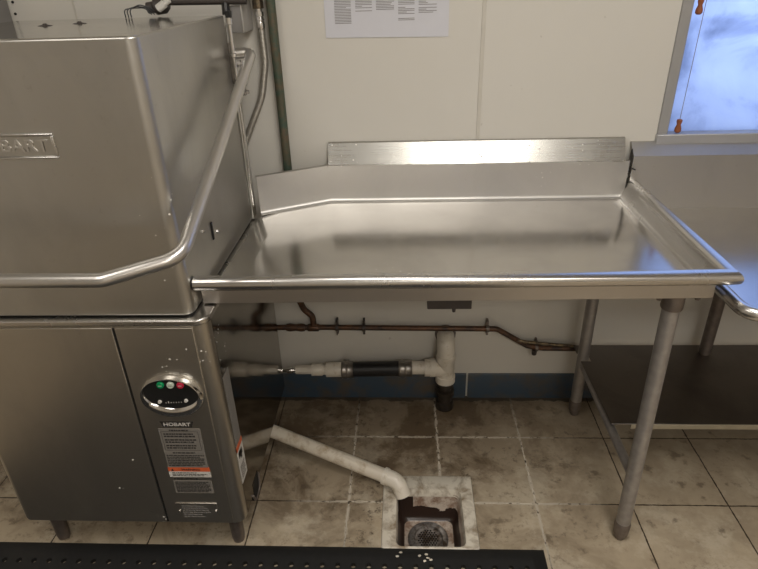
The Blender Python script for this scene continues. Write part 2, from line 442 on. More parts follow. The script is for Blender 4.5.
# embossed name plate
npl = NB(); box(npl, (-.893, HY0-.002, 1.2205), (-.707, HY0+.001, 1.2625))
npo = obj('name_plate', npl, m_hood, hood, bevel=.002)
fr = NB()
for a, b in [((-.898, 1.216), (-.702, 1.2205)), ((-.898, 1.2625), (-.702, 1.267)), ((-.898, 1.2205), (-.8935, 1.2625)), ((-.7065, 1.2205), (-.702, 1.2625))]:
    box(fr, (a[0], HY0-.005, a[1]), (b[0], HY0+.001, b[1]))
obj('name_plate_frame', fr, m_roll, hood, bevel=.0015)
lettering('name_plate_lettering', 'HOBART', .0345, m_tube, Vector((-.800, HY0-.0025, 1.2415)), FACE_FRONT, hood, .0015, 1.22, .0002)
# bracket groove and screw on the hood's side
sb = NB(); box(sb, (HX1-.001, 1.354, .938), (HX1+.003, 1.362, .985)); obj('side_slot', sb, m_gap, hood)
cyl(b := NB(), (HX1-.001, 1.392, .946), (HX1+.006, 1.392, .946), .006, .004, 12); obj('side_screw', b, m_chrome, hood)
cyl(b := NB(), (HX1-.001, 1.30, .985), (HX1+.004, 1.30, .985), .004, .003, 12); obj('side_screw', b, m_chrome, hood)
for sx_, sy_ in ((-.860, 1.49), (-.800, 1.54)):
    b = NB(); turned(b, (sx_, sy_, 1.439), (sx_, sy_, 1.446), [(0, .009), (.4, .009), (.6, .006), (1, .004)], 10)
    for k in range(6):
        a = k * math.pi/3 + .3
        cyl(b, (sx_, sy_, 1.442), (sx_+.017*math.cos(a), sy_+.012*math.sin(a), 1.4405), .003, .001, 6)
    obj('top_fastener', b, m_dark, hood)
# cabinet front: door panel, gap, control column
obj('door_panel', box(NB(), (-1.098, 1.1275, .156), (-.6905, 1.134, .814)), m_cab, dm, bevel=.0015)
obj('panel_gap', box(NB(), (-.6905, 1.1298, .156), (-.6835, 1.135, .812)), m_gap, dm)
cc = obj('control_column', box(NB(), (-.6835, 1.1275, .156), (-.497, 1.134, .814)), m_cab, dm, bevel=.0015)
def ell_ring(bm, rings, seg=48):
    R = []
    for cx, cz, rx, rz, y in rings:
        R.append([bm.verts.new((cx + rx*math.cos(2*math.pi*k/seg), y, cz + rz*math.sin(2*math.pi*k/seg))) for k in range(seg)])
    for a, b_ in zip(R, R[1:]):
        for k in range(seg): bm.faces.new([a[k], a[(k+1) % seg], b_[(k+1) % seg], b_[k]])
    return R
ox, oz = -.584, .6135
b = NB(); ell_ring(b, [(ox, oz, .081, .064, 1.129), (ox, oz+.001, .079, .062, 1.120), (ox, oz+.004, .075, .057, 1.1135), (ox+.002, oz+.014, .070, .048, 1.114), (ox+.002, oz+.015, .068, .046, 1.119)])
bz = obj('control_bezel', b, m_chrome, cc, smooth=60)
b = NB(); r_ = ell_ring(b, [(ox+.002, oz+.015, .069, .047, 1.1185), (ox+.002, oz+.015, .069, .047, 1.121)]); b.faces.new(r_[0]); obj('control_face', b, m_black, cc, smooth=0)
for nm, px_, m_, in (('button', -.602, m_green), ('button', -.577, m_wbut), ('button', -.552, m_red)):
    turned(b := NB(), (px_, 1.119, .6565), (px_, 1.113, .6565), [(0, .0092), (.6, .0092), (1, .0075)], 18); bo = obj(nm, b, m_, cc)
    bo['label'] = {m_green: 'green push button', m_wbut: 'pale push button', m_red: 'red push button'}[m_]
    bar = NB(); box(bar, (px_-.0045, 1.1126, .6558), (px_+.0045, 1.1131, .6572)); bar_o = obj('button_mark', bar, m_stickerwhite if m_ is not m_wbut else m_inkgrey, cc)
for px_, pz_ in ((-.614, .604), (-.547, .608)):
    cyl(b := NB(), (px_, 1.119, pz_), (px_, 1.114, pz_), .0052, .004, 12); obj('indicator_light', b, m_stickerwhite, cc)
b = NB()
for k in range(7): box(b, (-.600+k*.0065, 1.1178, .5985+.0004*k), (-.5985+k*.0065, 1.1186, .6015+.0004*k + (.003 if k == 1 else 0)))
obj('gauge_marks', b, m_stickerwhite, cc, smooth=0)
# instruction stickers
def text_rows(bm, x0, x1, z0, z1, n, y, h, ragged=.3, gap=None):
    for i in range(n):
        z = z1 - (i+.5) * (z1-z0)/n; x = x0
        xe = x1 - random.random()*ragged*(x1-x0)
        while x < xe - .001:
            w = min(random.uniform(.003, .011), xe-x); box(bm, (x, y-.0002, z-h/2), (x+w, y+.0004, z+h/2)); x += w + .0016
SY = 1.1270
b = NB(); prism2 = [(-.634, .532), (-.546, .532), (-.552, .513), (-.628, .513)]
lo = [b.verts.new((x, SY-.0006, z)) for x, z in prism2]; hi = [b.verts.new((x, SY+.0006, z)) for x, z in prism2]
b.faces.new(lo); b.faces.new(hi[::-1]); [b.faces.new([lo[i], lo[(i+1) % 4], hi[(i+1) % 4], hi[i]]) for i in range(4)]
obj('maker_badge', b, m_ink, cc, smooth=0)
lettering('maker_badge_lettering', 'HOBART', .0155, m_stickerwhite, Vector((-.590, SY-.001, .5225)), FACE_FRONT, cc, .0002, 1.15, .0003)
st = obj('instruction_sticker', box(NB(), (-.643, SY-.0004, .372), (-.533, SY+.001, .508)), m_sticker, cc, smooth=0)
b = NB(); ys = SY-.0006
text_rows(b, -.615, -.565, .498, .507, 1, ys, .004, 0)
for (za, zb) in ((.478, .494), (.458, .474), (.438, .454)): text_rows(b, -.632, -.548, za, zb, 2, ys, .0045, .1)
for a_, c_ in (((-.638, .434), (-.637, .498)), ((-.541, .434), (-.540, .498)), ((-.638, .4335), (-.540, .4345)), ((-.638, .4975), (-.540, .4985))):
    box(b, (a_[0], ys, a_[1]), (c_[0], ys+.0006, c_[1]))
text_rows(b, -.620, -.560, .420, .429, 1, ys, .004, 0); text_rows(b, -.639, -.537, .376, .418, 7, ys, .0035, .12)
obj('sticker_print', b, m_ink, cc, smooth=0)
obj('warning_band', box(NB(), (-.645, SY-.0006, .357), (-.531, SY+.001, .371)), m_orange, cc, smooth=0)['label'] = 'orange warning band'
lettering('warning_lettering', 'WARNING', .0095, m_ink, Vector((-.583, SY-.001, .364)), FACE_FRONT, cc, .0002, 1.1, .0002)
obj('warning_text_panel', box(NB(), (-.645, SY-.0005, .336), (-.531, SY+.001, .357)), m_stickerwhite, cc, smooth=0)['label'] = 'white strip under the orange band'
b = NB(); text_rows(b, -.636, -.54, .339, .355, 3, ys-.0002, .0022, .3)
b.verts.ensure_lookup_table(); 
tri = [b.verts.new((x, ys-.0003, z)) for x, z in ((-.637, .359), (-.629, .359), (-.633, .3685))]; b.faces.new(tri)
text_rows(b, -.636, -.57, .324, .334, 1, SY-.0005, .004, 0)
obj('warning_print', b, m_ink, cc, smooth=0)
obj('notice_sticker', box(NB(), (-.640, SY-.0004, .275), (-.533, SY+.001, .322)), m_sticker, cc, smooth=0)
b = NB(); text_rows(b, -.635, -.537, .278, .320, 8, ys, .0033, .15); obj('notice_print', b, m_ink, cc, smooth=0)
pl = obj('rating_plate', box(NB(), (-.650, SY-.0012, .172), (-.532, SY+.001, .236)), m_cab, cc, bevel=.001)
b = NB(); box(b, (-.650, SY-.0016, .2325), (-.532, SY-.0008, .2355))
for q in ((-.643, .205), (-.539, .205)): cyl(b, (q[0], SY, q[1]), (q[0], SY-.004, q[1]), .0028, seg=8)
obj('rating_plate_trim', b, m_chrome, cc)
b = NB(); text_rows(b, -.634, -.550, .178, .228, 6, SY-.0014, .0035, .4); obj('rating_plate_print', b, m_inkgrey, cc, smooth=0)
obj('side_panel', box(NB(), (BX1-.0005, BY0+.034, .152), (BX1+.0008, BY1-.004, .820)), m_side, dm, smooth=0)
# side stickers
SX = BX1+.0008
def side_quad(bm, x, ys_, zs_, t=.0008):
    lo = [bm.verts.new((x-.0005, y, z)) for y, z in zip(ys_, zs_)]; hi = [bm.verts.new((x+t, y, z)) for y, z in zip(ys_, zs_)]
    bm.faces.new(lo[::-1]); bm.faces.new(hi)
    for i in range(4): bm.faces.new([lo[i], lo[(i+1) % 4], hi[(i+1) % 4], hi[i]])
side_quad(b := NB(), SX, (1.168, 1.216, 1.216, 1.168), (.300, .300, .640, .640)); obj('side_notice', b, m_sticker, dm, smooth=0)
b = NB()
for i in range(30): box(b, (SX+.0006, 1.172, .425+i*.0068), (SX+.0011, 1.212-random.random()*.008, .4275+i*.0068))
obj('side_notice_print', b, m_inkgrey, dm, smooth=0)
side_quad(b := NB(), SX, (1.166, 1.218, 1.218, 1.166), (.270, .270, .400, .400), .0012); obj('side_warning', b, m_stickerwhite, dm, smooth=0)['label'] = 'white warning sticker'
side_quad(b := NB(), SX, (1.166, 1.218, 1.218, 1.166), (.386, .386, .402, .402), .0016); obj('side_warning_band', b, m_orange, dm, smooth=0)['label'] = 'orange band of the warning sticker'
b = NB(); 
for (ya, za, yb, zb) in ((1.175, .355, 1.205, .375), (1.190, .345, 1.198, .372), (1.178, .362, 1.186, .378)): box(b, (SX+.001, ya, za), (SX+.0018, yb, zb))
for i in range(7): box(b, (SX+.001, 1.172, .283+i*.007), (SX+.0015, 1.212-random.random()*.008, .2855+i*.007))
obj('side_warning_print', b, m_ink, dm, smooth=0)
for (yy, zz) in ((1.175, .69), (1.172, .745), (1.19, .76)):
    cyl(b := NB(), (SX-.002, yy, zz), (SX+.002, yy, zz), .0028, .002, 10); obj('side_screw', b, m_clamp, dm)
# legs of the machine
for lx, ly in ((-1.075, 1.198), (-.520, 1.198), (-1.075, 1.71), (-.520, 1.71)):
    b = NB(); turned(b, (lx, ly, 0), (lx, ly, .151), [(0, .017), (.1, .019), (.2, .0195), (1, .0195)], 16)
    obj('leg', b, m_legdk, dm)
# bracket at the skirt; a black box stands in for an opening's shade
b = NB(); tube(b, fillet([(-.462, 1.225, .156), (-.462, 1.240, .118), (-.462, 1.290, .118), (-.462, 1.305, .170)], .02), .0035, 8); obj('skirt_bracket', b, m_legdk, dm)
b = NB(); box(b, (-.474, 1.240, .120), (-.4632, 1.298, .185)); obj('skirt_dark_box', b, m_gap, dm)
# lifting handle: front bar, angled corners, side arms up to the pivots
AX = -.445; AXL = -1.135
R = [(-.486, 1.742, 1.340), (-.432, 1.748, 1.343), (-.455, 1.005, 1.040), (AX-.001, 1.065, 1.066), (-.587, .975, 1.021)]
L = [(AXL-(x-AX), y, z) for x, y, z in R]
half = [R[0], R[1], (-.446, 1.030, 1.043), R[4]]
pts = half + [(AXL-(x-AX), y, z) for x, y, z in half[::-1]]
pts = fillet(pts, [.045, .060, .04, .04, .060, .045], 8)
obj('handle', tube(NB(), pts, .0145, 20), m_tube, dm, smooth=60)
b = NB(); box(b, (-.500, 1.737, 1.26), (-.486, 1.752, 1.37)); obj('handle_pivot', b, m_clamp, dm, bevel=.002)
b = NB(); cyl(b, (-1.082, 1.738, 1.352), (-1.100, 1.738, 1.352), .018); obj('handle_pivot', b, m_clamp, dm, bevel=.002)
# rear columns and lift rods
for cx_, s_ in ((-.500, 1), (-1.080, -1)):
    b = NB(); box(b, (cx_-.025, 1.742, .8405), (cx_+.010, 1.785, 1.20)); box(b, (cx_-.02, 1.742, 1.2), (cx_+.008, 1.785, 1.415))
    obj('rear_column', b, m_hood, dm, bevel=.002)
    b = NB(); box(b, (cx_+.010, 1.748, .880), (cx_+.014, 1.760, 1.205)); obj('column_flange', b, m_chrome, dm, bevel=.001)
turned(b := NB(), (-.478, 1.722, 1.435), (-.478, 1.722, 1.235), [(0, .009), (.08, .009), (.09, .0055), (.45, .0055), (.46, .008), (.5, .008), (.51, .0055), (.8, .0055), (.81, .009), (1, .006)], 12)
obj('lift_rod', b, m_chrome, dm)
b = NB()
for k, (dy, dz) in enumerate(((.0, .0), (.012, -.03), (.0, -.055), (.014, -.08))):
    turned(b, (-.474, 1.735+dy, 1.315+dz), (-.455, 1.735+dy, 1.315+dz), [(0, .011), (.5, .011), (.5, .006), (1, .006)], 6)
obj('linkage_bolts', b, m_clamp, dm)
b = NB(); box(b, (-.4855, 1.716, 1.432), (-.470, 1.730, 1.452)); obj('rod_cap', b, m_black, dm, bevel=.002)
parent_at(dm, (-.795, 1.45, 0))

# control box, conduit and wires over the back of the machine
jb = thing('junction_box', 'pale sheet metal box on the wall behind the top of the dishwasher', 'electrical box')
obj('box_body', box(NB(), (-.492, 1.775, 1.392), (-.456, WY-.001, 1.462)), m_greybox, jb, bevel=.002)
b = NB(); v = [(-.456, 1.775, 1.392), (-.452, 1.775, 1.392), (-.425, 1.88, 1.47), (-.429, 1.88, 1.47)]
box(b, (-.456, 1.772, 1.392), (-.4525, 1.886, 1.500)); obj('side_plate', b, m_paleplate, jb, bevel=.001)
parent_at(jb, (-.474, WY, 1.392))
cd = thing('conduit', 'dark conduit running level above the back of the dishwasher', 'conduit')
b = NB(); tube(b, [(-.660, 1.77, 1.478), (-.50, 1.77, 1.476), (-.435, 1.77, 1.475)], .011, 12); obj('conduit_run', b, m_dark, cd)
b = NB(); turned(b, (-.655, 1.77, 1.47), (-.715, 1.77, 1.462), [(0, .013), (.2, .022), (.6, .022), (.7, .015), (1, .015)], 14); obj('conduit_elbow', b, m_dark, cd)
b = NB(); tube(b, [(-.495, 1.77, 1.47), (-.495, 1.765, 1.440)], .011, 10); obj('drop_fitting', b, m_black, cd)
turned(b := NB(), (-.675, 1.74, 1.461), (-.640, 1.74, 1.482), [(0, .011), (.6, .011), (.6, .008), (1, .008)], 12); obj('cable_gland', b, m_stickerwhite, cd)['label'] = 'white cable gland'
parent_at(cd, (-.57, 1.77, 1.46))
b = NB()
for k in range(3):
    c0 = Vector((-.745-.008*k, 1.72, 1.4405+.0016))
    tube(b, fillet([c0, c0+Vector((-.006, .01, .02)), c0+Vector((.02, .02, .030-.004*k)), c0+Vector((.045, .03, .022)), c0+Vector((.06, .035, .004))], .02), .0016, 6)
tag(obj('wire_loop', b, m_black), 'thin black loops of wire lying on top of the dishwasher hood', 'wire')

# ------------------------------------------------------------------ clean dish table
dt = thing('dish_table', 'stainless steel dish table with raised rolled rim attached to the dishwasher', 'table')
ZS = .860
path = [(-.492, 1.179), (.735, 1.194), (.735, 1.868)]
prof = [(-.042, ZS), (-.037, ZS+.0008), (-.0345, ZS+.0035), (-.0185, .897)] + arc(0, .9045, .0180, 180, -90, 14) + [(-.006, .8855), (-.014, .887), (-.022, .885), (-.0365, ZS+.002), (-.038, ZS-.0015), (-.042, ZS-.002)]
b = NB(); sweep(b, path, prof)
obj('rolled_rim', b, m_roll, dt, smooth=50)
# deck: flat sheet, with the slight fold at the machine end
b = NB()
def sheet(bm, pts, t=.002):
    hi = [bm.verts.new(p) for p in pts]; lo = [bm.verts.new((p[0], p[1], p[2]-t)) for p in pts]; n = len(pts)
    bm.faces.new(hi); bm.faces.new(lo[::-1])
    for i in range(n): bm.faces.new([lo[i], lo[(i+1) % n], hi[(i+1) % n], hi[i]])
ye = 1.228
sheet(b, [(-.405, ye, ZS), (.6935, ye, ZS), (.6935, 1.846, ZS), (-.250, 1.846, ZS), (-.405, 1.7655, ZS)])
sheet(b, [(-.478, ye, ZS-.006), (-.405, ye, ZS), (-.405, 1.7655, ZS), (-.463, 1.735, ZS-.004), (-.463, 1.70, ZS-.005)])
obj('deck', b, m_deck, dt, smooth=20)
# apron under the rim
b = NB(); sweep(b, [(-.488, 1.1792), (.735, 1.194), (.735, 1.84)], [(-.019, .889), (-.019, .8395), (-.042, .8395), (-.042, .8415), (-.021, .8415), (-.021, .889)])
obj('apron', b, m_apron, dt, bevel=.0006)
# backsplash, angled at the machine end
b = NB()
sp = [(-.463, 1.735), (-.250, 1.845), (.712, 1.845)]
sweep(b, sp, [(.012, ZS-.001), (.012, ZS+.0006), (.006, ZS+.0022), (.002, ZS+.006), (0, ZS+.012), (0, .982), (-.003, .984), (-.012, .984), (-.012, .979), (-.003, .979), (-.003, ZS-.001)])
obj('backsplash', b, m_splash, dt, smooth=50)
b = NB()
pp = [(1.8455, .981), (1.8445, .984), (1.880, 1.046), (1.888, 1.049), (1.888, 1.046), (1.882, 1.043)]
for a_, c_ in ((-.250, .700),):
    lo = [b.verts.new((a_, y, z)) for y, z in pp]; hi = [b.verts.new((c_, y, z)) for y, z in pp]; n = len(pp)
    for i in range(n): b.faces.new([lo[i], lo[(i+1) % n], hi[(i+1) % n], hi[i]])
    b.faces.new(lo); b.faces.new(hi[::-1])
for xe in (-.2505, .6985):
    e = [b.verts.new((xe, y, z)) for y, z in ((1.8455, .982), (1.880, 1.046), (1.889, 1.049), (1.889, .982))]; e2 = [b.verts.new((xe+.002, y, z)) for y, z in ((1.8455, .982), (1.880, 1.046), (1.889, 1.049), (1.889, .982))]
    b.faces.new(e); b.faces.new(e2[::-1]); [b.faces.new([e[i], e[(i+1) % 4], e2[(i+1) % 4], e2[i]]) for i in range(4)]
obj('splash_ledge', b, m_ledge, dt, smooth=30)
# corner closure at the right end of the splash
b = NB(); side = [(1.846, ZS), (1.846, .985), (1.860, .985), (1.868, .92), (1.868, ZS)]
lo = [b.verts.new((.712, y, z)) for y, z in side]; hi = [b.verts.new((.7145, y, z)) for y, z in side]
b.faces.new(lo); b.faces.new(hi[::-1]); [b.faces.new([lo[i], lo[(i+1) % 5], hi[(i+1) % 5], hi[i]]) for i in range(5)]
obj('splash_end', b, m_splash, dt, smooth=0)
# front and rear legs with sockets and bullet feet
for (lx, ly, lb) in ((.643, 1.222, None), (.648, 1.783, None)):
    b = NB(); lyt = ly + (.022 if ly < 1.5 else 0)
    cyl(b, (lx, ly+.0, .055), (lx, lyt, .80), .0205, seg=24); lg = obj('leg', b, m_leg, dt)
    b = NB(); turned(b, (lx, ly, 0), (lx, ly, .07), [(0, .012), (.1, .016), (.30, .017), (.34, .0215), (.9, .0235), (1, .021)], 20); obj('foot', b, m_legdk, lg)
    b = NB(); turned(b, (lx, lyt, .795), (lx, lyt, .8445), [(0, .0245), (.1, .026), (1, .026)], 20)
    box(b, (lx-.05, lyt-.02, .836), (lx+.05, lyt+.05, .8435)); obj('leg_socket', b, m_legdk, lg, bevel=.001)
b = NB(); tube(b, [(.645, 1.226, .240), (.6475, 1.78, .240)], .0135, 16); obj('cross_brace', b, m_leg, dt)
b = NB(); box(b, (.052, 1.232, .800), (.160, 1.80, .8445)); obj('stiffening_channel', b, m_dark, dt, bevel=.002)
cyl(b := NB(), (.118, 1.245, .802), (.118, 1.245, .786), .006, .004, 10); obj('channel_stud', b, m_dark, dt)
for bx in (.600, .690):
    b = NB(); turned(b, (bx, 1.226, .8445), (bx, 1.226, .828), [(0, .011), (.3, .011), (.35, .007), (1, .006)], 6); obj('apron_bolt', b, m_legdk, dt)
parent_at(dt, (.12, 1.5, 0))
b = NB(); tube(b, [(.7165, 1.850, 1.020), (.7175, 1.850, .995), (.719, 1.850, .965), (.7175, 1.850, .945)], .003, 8, rs=[.002, .0045, .0025, .004])
tube(b, [(.719, 1.848, .965), (.726, 1.838, .958), (.733, 1.836, .956)], .0022, 8)
tag(obj('caulk_bead', b, m_caulk), 'torn black caulk in the gap between the two steel backsplashes', 'caulk')

# ------------------------------------------------------------------ adjoining table on the right
rt = thing('sink_table', 'lower stainless steel table under the window with dark undershelf', 'table')
RZ = .822; RX = .745
path = fillet([(RX, 1.84, 0), (RX, 1.118, 0), (1.9, 1.118, 0)], .045, 8); path = [(p.x, p.y) for p in path]
prof = [(-.030, RZ), (-.022, RZ+.003), (-.0165, RZ+.014), (-.0155, .848)] + arc(0, .850, .0155, 180, -90, 10) + [(-.004, .832), (-.014, .834), (-.019, RZ+.004), (-.024, RZ-.002), (-.030, RZ-.002)]
rpath = [(x, y) for x, y in path]
b = NB(); sweep(b, rpath, [(d, z) for d, z in prof])
obj('rolled_rim', b, m_roll, rt, smooth=50)
b = NB(); sheet(b, rrect_pts := [(x, y, RZ) for x, y in rrect(RX+.026, 1.118+.026, 1.9, 1.842, [.03, 0, 0, 0])]); obj('deck', b, m_deck, rt, smooth=20)
b = NB()
pp = [(1.840, RZ-.001), (1.840, .996), (1.8395, .999), (1.882, 1.034), (1.889, 1.034), (1.889, 1.031), (1.884, 1.031), (1.843, .996), (1.843, RZ-.001)]
lo = [b.verts.new((.722, y, z)) for y, z in pp]; hi = [b.verts.new((1.9, y, z)) for y, z in pp]; n = len(pp)
for i in range(n): b.faces.new([lo[i], lo[(i+1) % n], hi[(i+1) % n], hi[i]])
b.faces.new(lo); b.faces.new(hi[::-1])
obj('backsplash', b, m_splash, rt, smooth=30)
b = NB(); prism(b, [(.640, 1.425), (1.9, 1.425), (1.9, 1.862), (.632, 1.862), (.632, 1.808), (.671, 1.808), (.671, 1.759), (.633, 1.759)], .2640, .2675); obj('undershelf', b, m_shelf, rt, bevel=.0015)
b = NB(); box(b, (.700, 1.421, .250), (1.9, 1.4248, .2680)); obj('shelf_lip', b, m_lip, rt, bevel=.001)
for lx, ly in ((1.095, 1.812), (1.86, 1.812), (1.60, 1.17)):
    b = NB(); cyl(b, (lx, ly, .05), (lx, ly, .80), .0205, seg=20); lg = obj('leg', b, m_legdk, rt)
    b = NB(); turned(b, (lx, ly, 0), (lx, ly, .06), [(0, .012), (.3, .017), (.34, .0215), (1, .021)], 16); obj('foot', b, m_legdk, lg)
b = NB(); turned(b, (.80, 1.14, .838), (.80, 1.14, .815), [(0, .007), (.5, .007), (1, .004)], 8); obj('rim_bolt', b, m_legdk, rt)
parent_at(rt, (1.3, 1.5, 0))

# ------------------------------------------------------------------ floor sink
fs = thing('floor_sink', 'square white floor sink with round drain strainer below the dish table', 'floor drain')
x0, y0, x1, y1 = SK
outer = [(x0, y0), (x1, y0), (x1, y1), (x0, y1)]
ii = rrect(-.036, 1.176, .178, 1.392, .02, 4)
def loft(bm, loops, cap_end=False):
    R = [[bm.verts.new(p) for p in lp] for lp in loops]; n = len(R[0])
    for a, c in zip(R, R[1:]):
        for k in range(n): bm.faces.new([a[k], a[(k+1) % n], c[(k+1) % n], c[k]])
    if cap_end: bm.faces.new(R[-1])
    return R
oo = rrect(x0+.001, y0+.001, x1-.001, y1-.001, .004, 4)
o2 = rrect(x0+.006, y0+.004, x1-.006, y1-.006, .006, 4)
b = NB(); loft(b, [[(x, y, -.03) for x, y in oo], [(x, y, .001) for x, y in oo], [(x, y, .005) for x, y in o2],
                   [(x, y, .004) for x, y in ii], [(x, y, -.004) for x, y in rrect(-.033, 1.179, .175, 1.389, .02, 4)], [(x, y, -.02) for x, y in rrect(-.030, 1.181, .172, 1.387, .02, 4)]])
obj('sink_rim', b, m_porc, fs, smooth=50)
b = NB(); loft(b, [[(x, y, -.012) for x, y in rrect(-.031, 1.180, .173, 1.388, .02, 4)], [(x, y, -.105) for x, y in rrect(-.022, 1.186, .164, 1.380, .02, 4)],
                   [(x, y, -.118) for x, y in rrect(-.008, 1.198, .150, 1.368, .02, 4)]], True)
obj('basin', b, m_bowl, fs, smooth=50)
dc = (.068, 1.296)
b = NB(); turned(b, (dc[0], dc[1], -.119), (dc[0], dc[1], -.108), [(0, .066), (.7, .066), (1, .060), (1, .048), (.5, .044)], 32); obj('strainer', b, m_grate, fs)
b = NB()
for i in range(-4, 5):
    for j in range(-4, 5):
        px_, py_ = (i + .5*(j % 2))*.0088, j*.0078
        if px_*px_ + py_*py_ < .034**2:
            cyl(b, (dc[0]+px_, dc[1]+py_, -.1140), (dc[0]+px_, dc[1]+py_, -.1125), .0030, seg=8)
obj('strainer_dark_discs', b, m_gap, fs, smooth=0)  # dark discs painted for the shade inside the strainer's holes
parent_at(fs, ((x0+x1)/2, (y0+y1)/2, 0))

# white drain pipe from the machine to the floor sink
dp = thing('drain_pipe', 'off-white plastic drain pipe sloping from the dishwasher to the floor sink', 'pipe')
b = NB(); tube(b, [(-.600, 1.6165, .113), (-.070, 1.4024, .0553)], .0235, 24); obj('pipe_run', b, m_pvc, dp)
d_ = Vector((.510, -.206, -.0555)).normalized(); e0 = Vector((-.076, 1.4048, .056))
b = NB(); el = fillet([e0, e0 + d_*.050, Vector((-.012, 1.366, .008))], .045, 8)
tube(b, el, .0262, 24, cap=True); tube(b, [e0 - d_*.002, e0 + d_*.010], .0290, 24); obj('pipe_elbow', b, m_pvcclean, dp, smooth=50)
b = NB(); q = Vector(el[-1]); dd = (q - Vector(el[-2])).normalized(); cyl(b, q - dd*.001, q + dd*.0008, .0225, seg=20); obj('pipe_mouth', b, m_gap, dp)
parent_at(dp, (-.3, 1.55, .05))

# ------------------------------------------------------------------ waste pipe along the wall
wp = thing('waste_pipe', 'white plastic waste pipe with black rubber hose section low on the wall', 'pipe')
PY = 1.826
b = NB(); turned(b, (-.500, PY, .176), (-.395, PY, .178), [(0, .010), (.35, .010), (.35, .014), (.55, .014), (.56, .010), (1, .010)], 16); obj('inlet_nipple', b, m_chrome, wp)
b = NB(); turned(b, (-.430, PY, .178), (-.385, PY, .178), [(0, .017), (1, .017)], 6); obj('inlet_nut', b, m_pvcclean, wp)
b = NB(); turned(b, (-.385, PY, .178), (-.235, PY, .180), [(0, .017), (.12, .017), (.12, .024), (.38, .024), (.42, .020), (.5, .020), (.5, .029), (.95, .029), (1, .026)], 24); obj('reducer', b, m_pvcclean, wp)
b = NB(); turned(b, (-.235, PY, .180), (.022, PY, .186), [(0, .029), (1, .029)], 24); obj('rubber_hose', b, m_hose, wp)['label'] = 'black rubber hose section'
for ca, cb in ((-.250, -.205), (-.030, .022)):
    b = NB(); turned(b, (ca, PY, .1795+.006*(ca > -.1)), (cb, PY, .180+.006*(ca > -.1)), [(0, .0335), (.08, .035), (.2, .0325), (.45, .0325), (.5, .035), (.6, .0325), (.9, .0325), (1, .0345)], 24)
    box(b, ((ca+cb)/2-.008, PY-.012, .212), ((ca+cb)/2+.008, PY+.004, .224)); obj('hose_clamp', b, m_clamp, wp)
b = NB(); turned(b, (.018, PY, .188), (.125, PY, .189), [(0, .026), (.48, .026), (.48, .034), (.9, .034), (1, .034)], 24); obj('pipe_stub', b, m_pvcclean, wp)
b = NB(); turned(b, (.150, PY, .128), (.150, PY, .250), [(0, .038), (.22, .038), (.24, .034), (.75, .034), (.78, .037), (1, .037)], 24)
turned(b, (.09, PY, .189), (.15, PY, .189), [(0, .0365), (.3, .0365), (.35, .034), (1, .034)], 24); obj('sanitary_tee', b, m_pvcclean, wp, smooth=45)
b = NB(); tube(b, fillet([(.150, PY, .240), (.150, PY, .298), (.150, WY+.005, .302)], .045, 10), .0335, 24)
obj('wall_elbow', b, m_pvcclean, wp, smooth=60)
b = NB(); turned(b, (.150, WY-.012, .302), (.150, WY+.002, .302), [(0, .038), (1, .041)], 24); obj('wall_collar', b, m_legdk, wp)
b = NB(); turned(b, (.150, PY, .129), (.150, PY, 0), [(0, .030), (.06, .033), (.18, .034), (.2, .025), (.32, .025), (.35, .036), (.5, .036), (.52, .027), (.75, .027), (.78, .034), (.9, .036), (1, .036)], 24); obj('floor_coupling', b, m_coupling, wp)
parent_at(wp, (.150, PY, 0))

# brown water pipe on the wall
bp = thing('water_pipe', 'tarnished brown water pipe running along the wall under the dish table', 'pipe')
QY = 1.862
b = NB(); tube(b, fillet([(-.62, QY, .350), (-.30, QY, .350), (.340, QY, .341), (.462, QY, .264), (.520, QY, .254), (.63, QY, .252), (.668, QY, .252)], .03, 6), .0105, 14); obj('pipe_run', b, m_brown, bp, smooth=60)
b = NB(); turned(b, (-.455, QY, .350), (-.385, QY, .349), [(0, .014), (.2, .016), (.5, .013), (.8, .016), (1, .014)], 14)
turned(b, (-.375, QY, .349), (-.330, QY, .349), [(0, .012), (.1, .015), (.9, .015), (1, .012)], 14); obj('pipe_union', b, m_brown, bp)
b = NB(); tube(b, fillet([(-.362, QY-.006, .840), (-.392, QY-.01, .470), (-.382, QY, .430), (-.352, QY, .400), (-.350, QY, .352)], .03, 6), .0115, 12); obj('riser', b, m_brown, bp, smooth=60)
for hx, hz in ((-.262, .349), (-.160, .347), (.305, .343), (.495, .256)):
    b = NB(); turned(b, (hx-.006, QY, hz), (hx+.006, QY, hz), [(0, .014), (1, .014)], 14); box(b, (hx-.004, QY, hz-.030), (hx+.004, WY-.001, hz+.030)); box(b, (hx-.002, QY-.012, hz-.028), (hx+.002, QY+.002, hz+.024)) if hx < -.2 else None
    obj('pipe_strap', b, m_dark if hx < 0 else m_legdk, bp, bevel=.001)
b = NB(); tube(b, fillet([(.420, QY-.012, .298), (.455, QY-.012, .290), (.54, QY-.006, .276), (.64, QY, .262)], .03, 5), .006, 8, rs=None); obj('flux_drip', b, m_brass, bp)['label'] = 'pale brown solder residue'
cyl(b := NB(), (.488, QY-.004, .250), (.488, QY-.004, .228), .011, .009, 10); obj('drain_cap', b, m_dark, bp)
parent_at(bp, (0, QY, .34))

# green riser up the wall behind the table
b = NB(); tube(b, [(-.3885, 1.866, .86), (-.3885, 1.866, 2.699)], .0140, 16)
gp = tag(obj('riser_pipe', b, m_verd), 'tall vertical pipe with worn green paint on the wall beside the dishwasher', 'pipe')

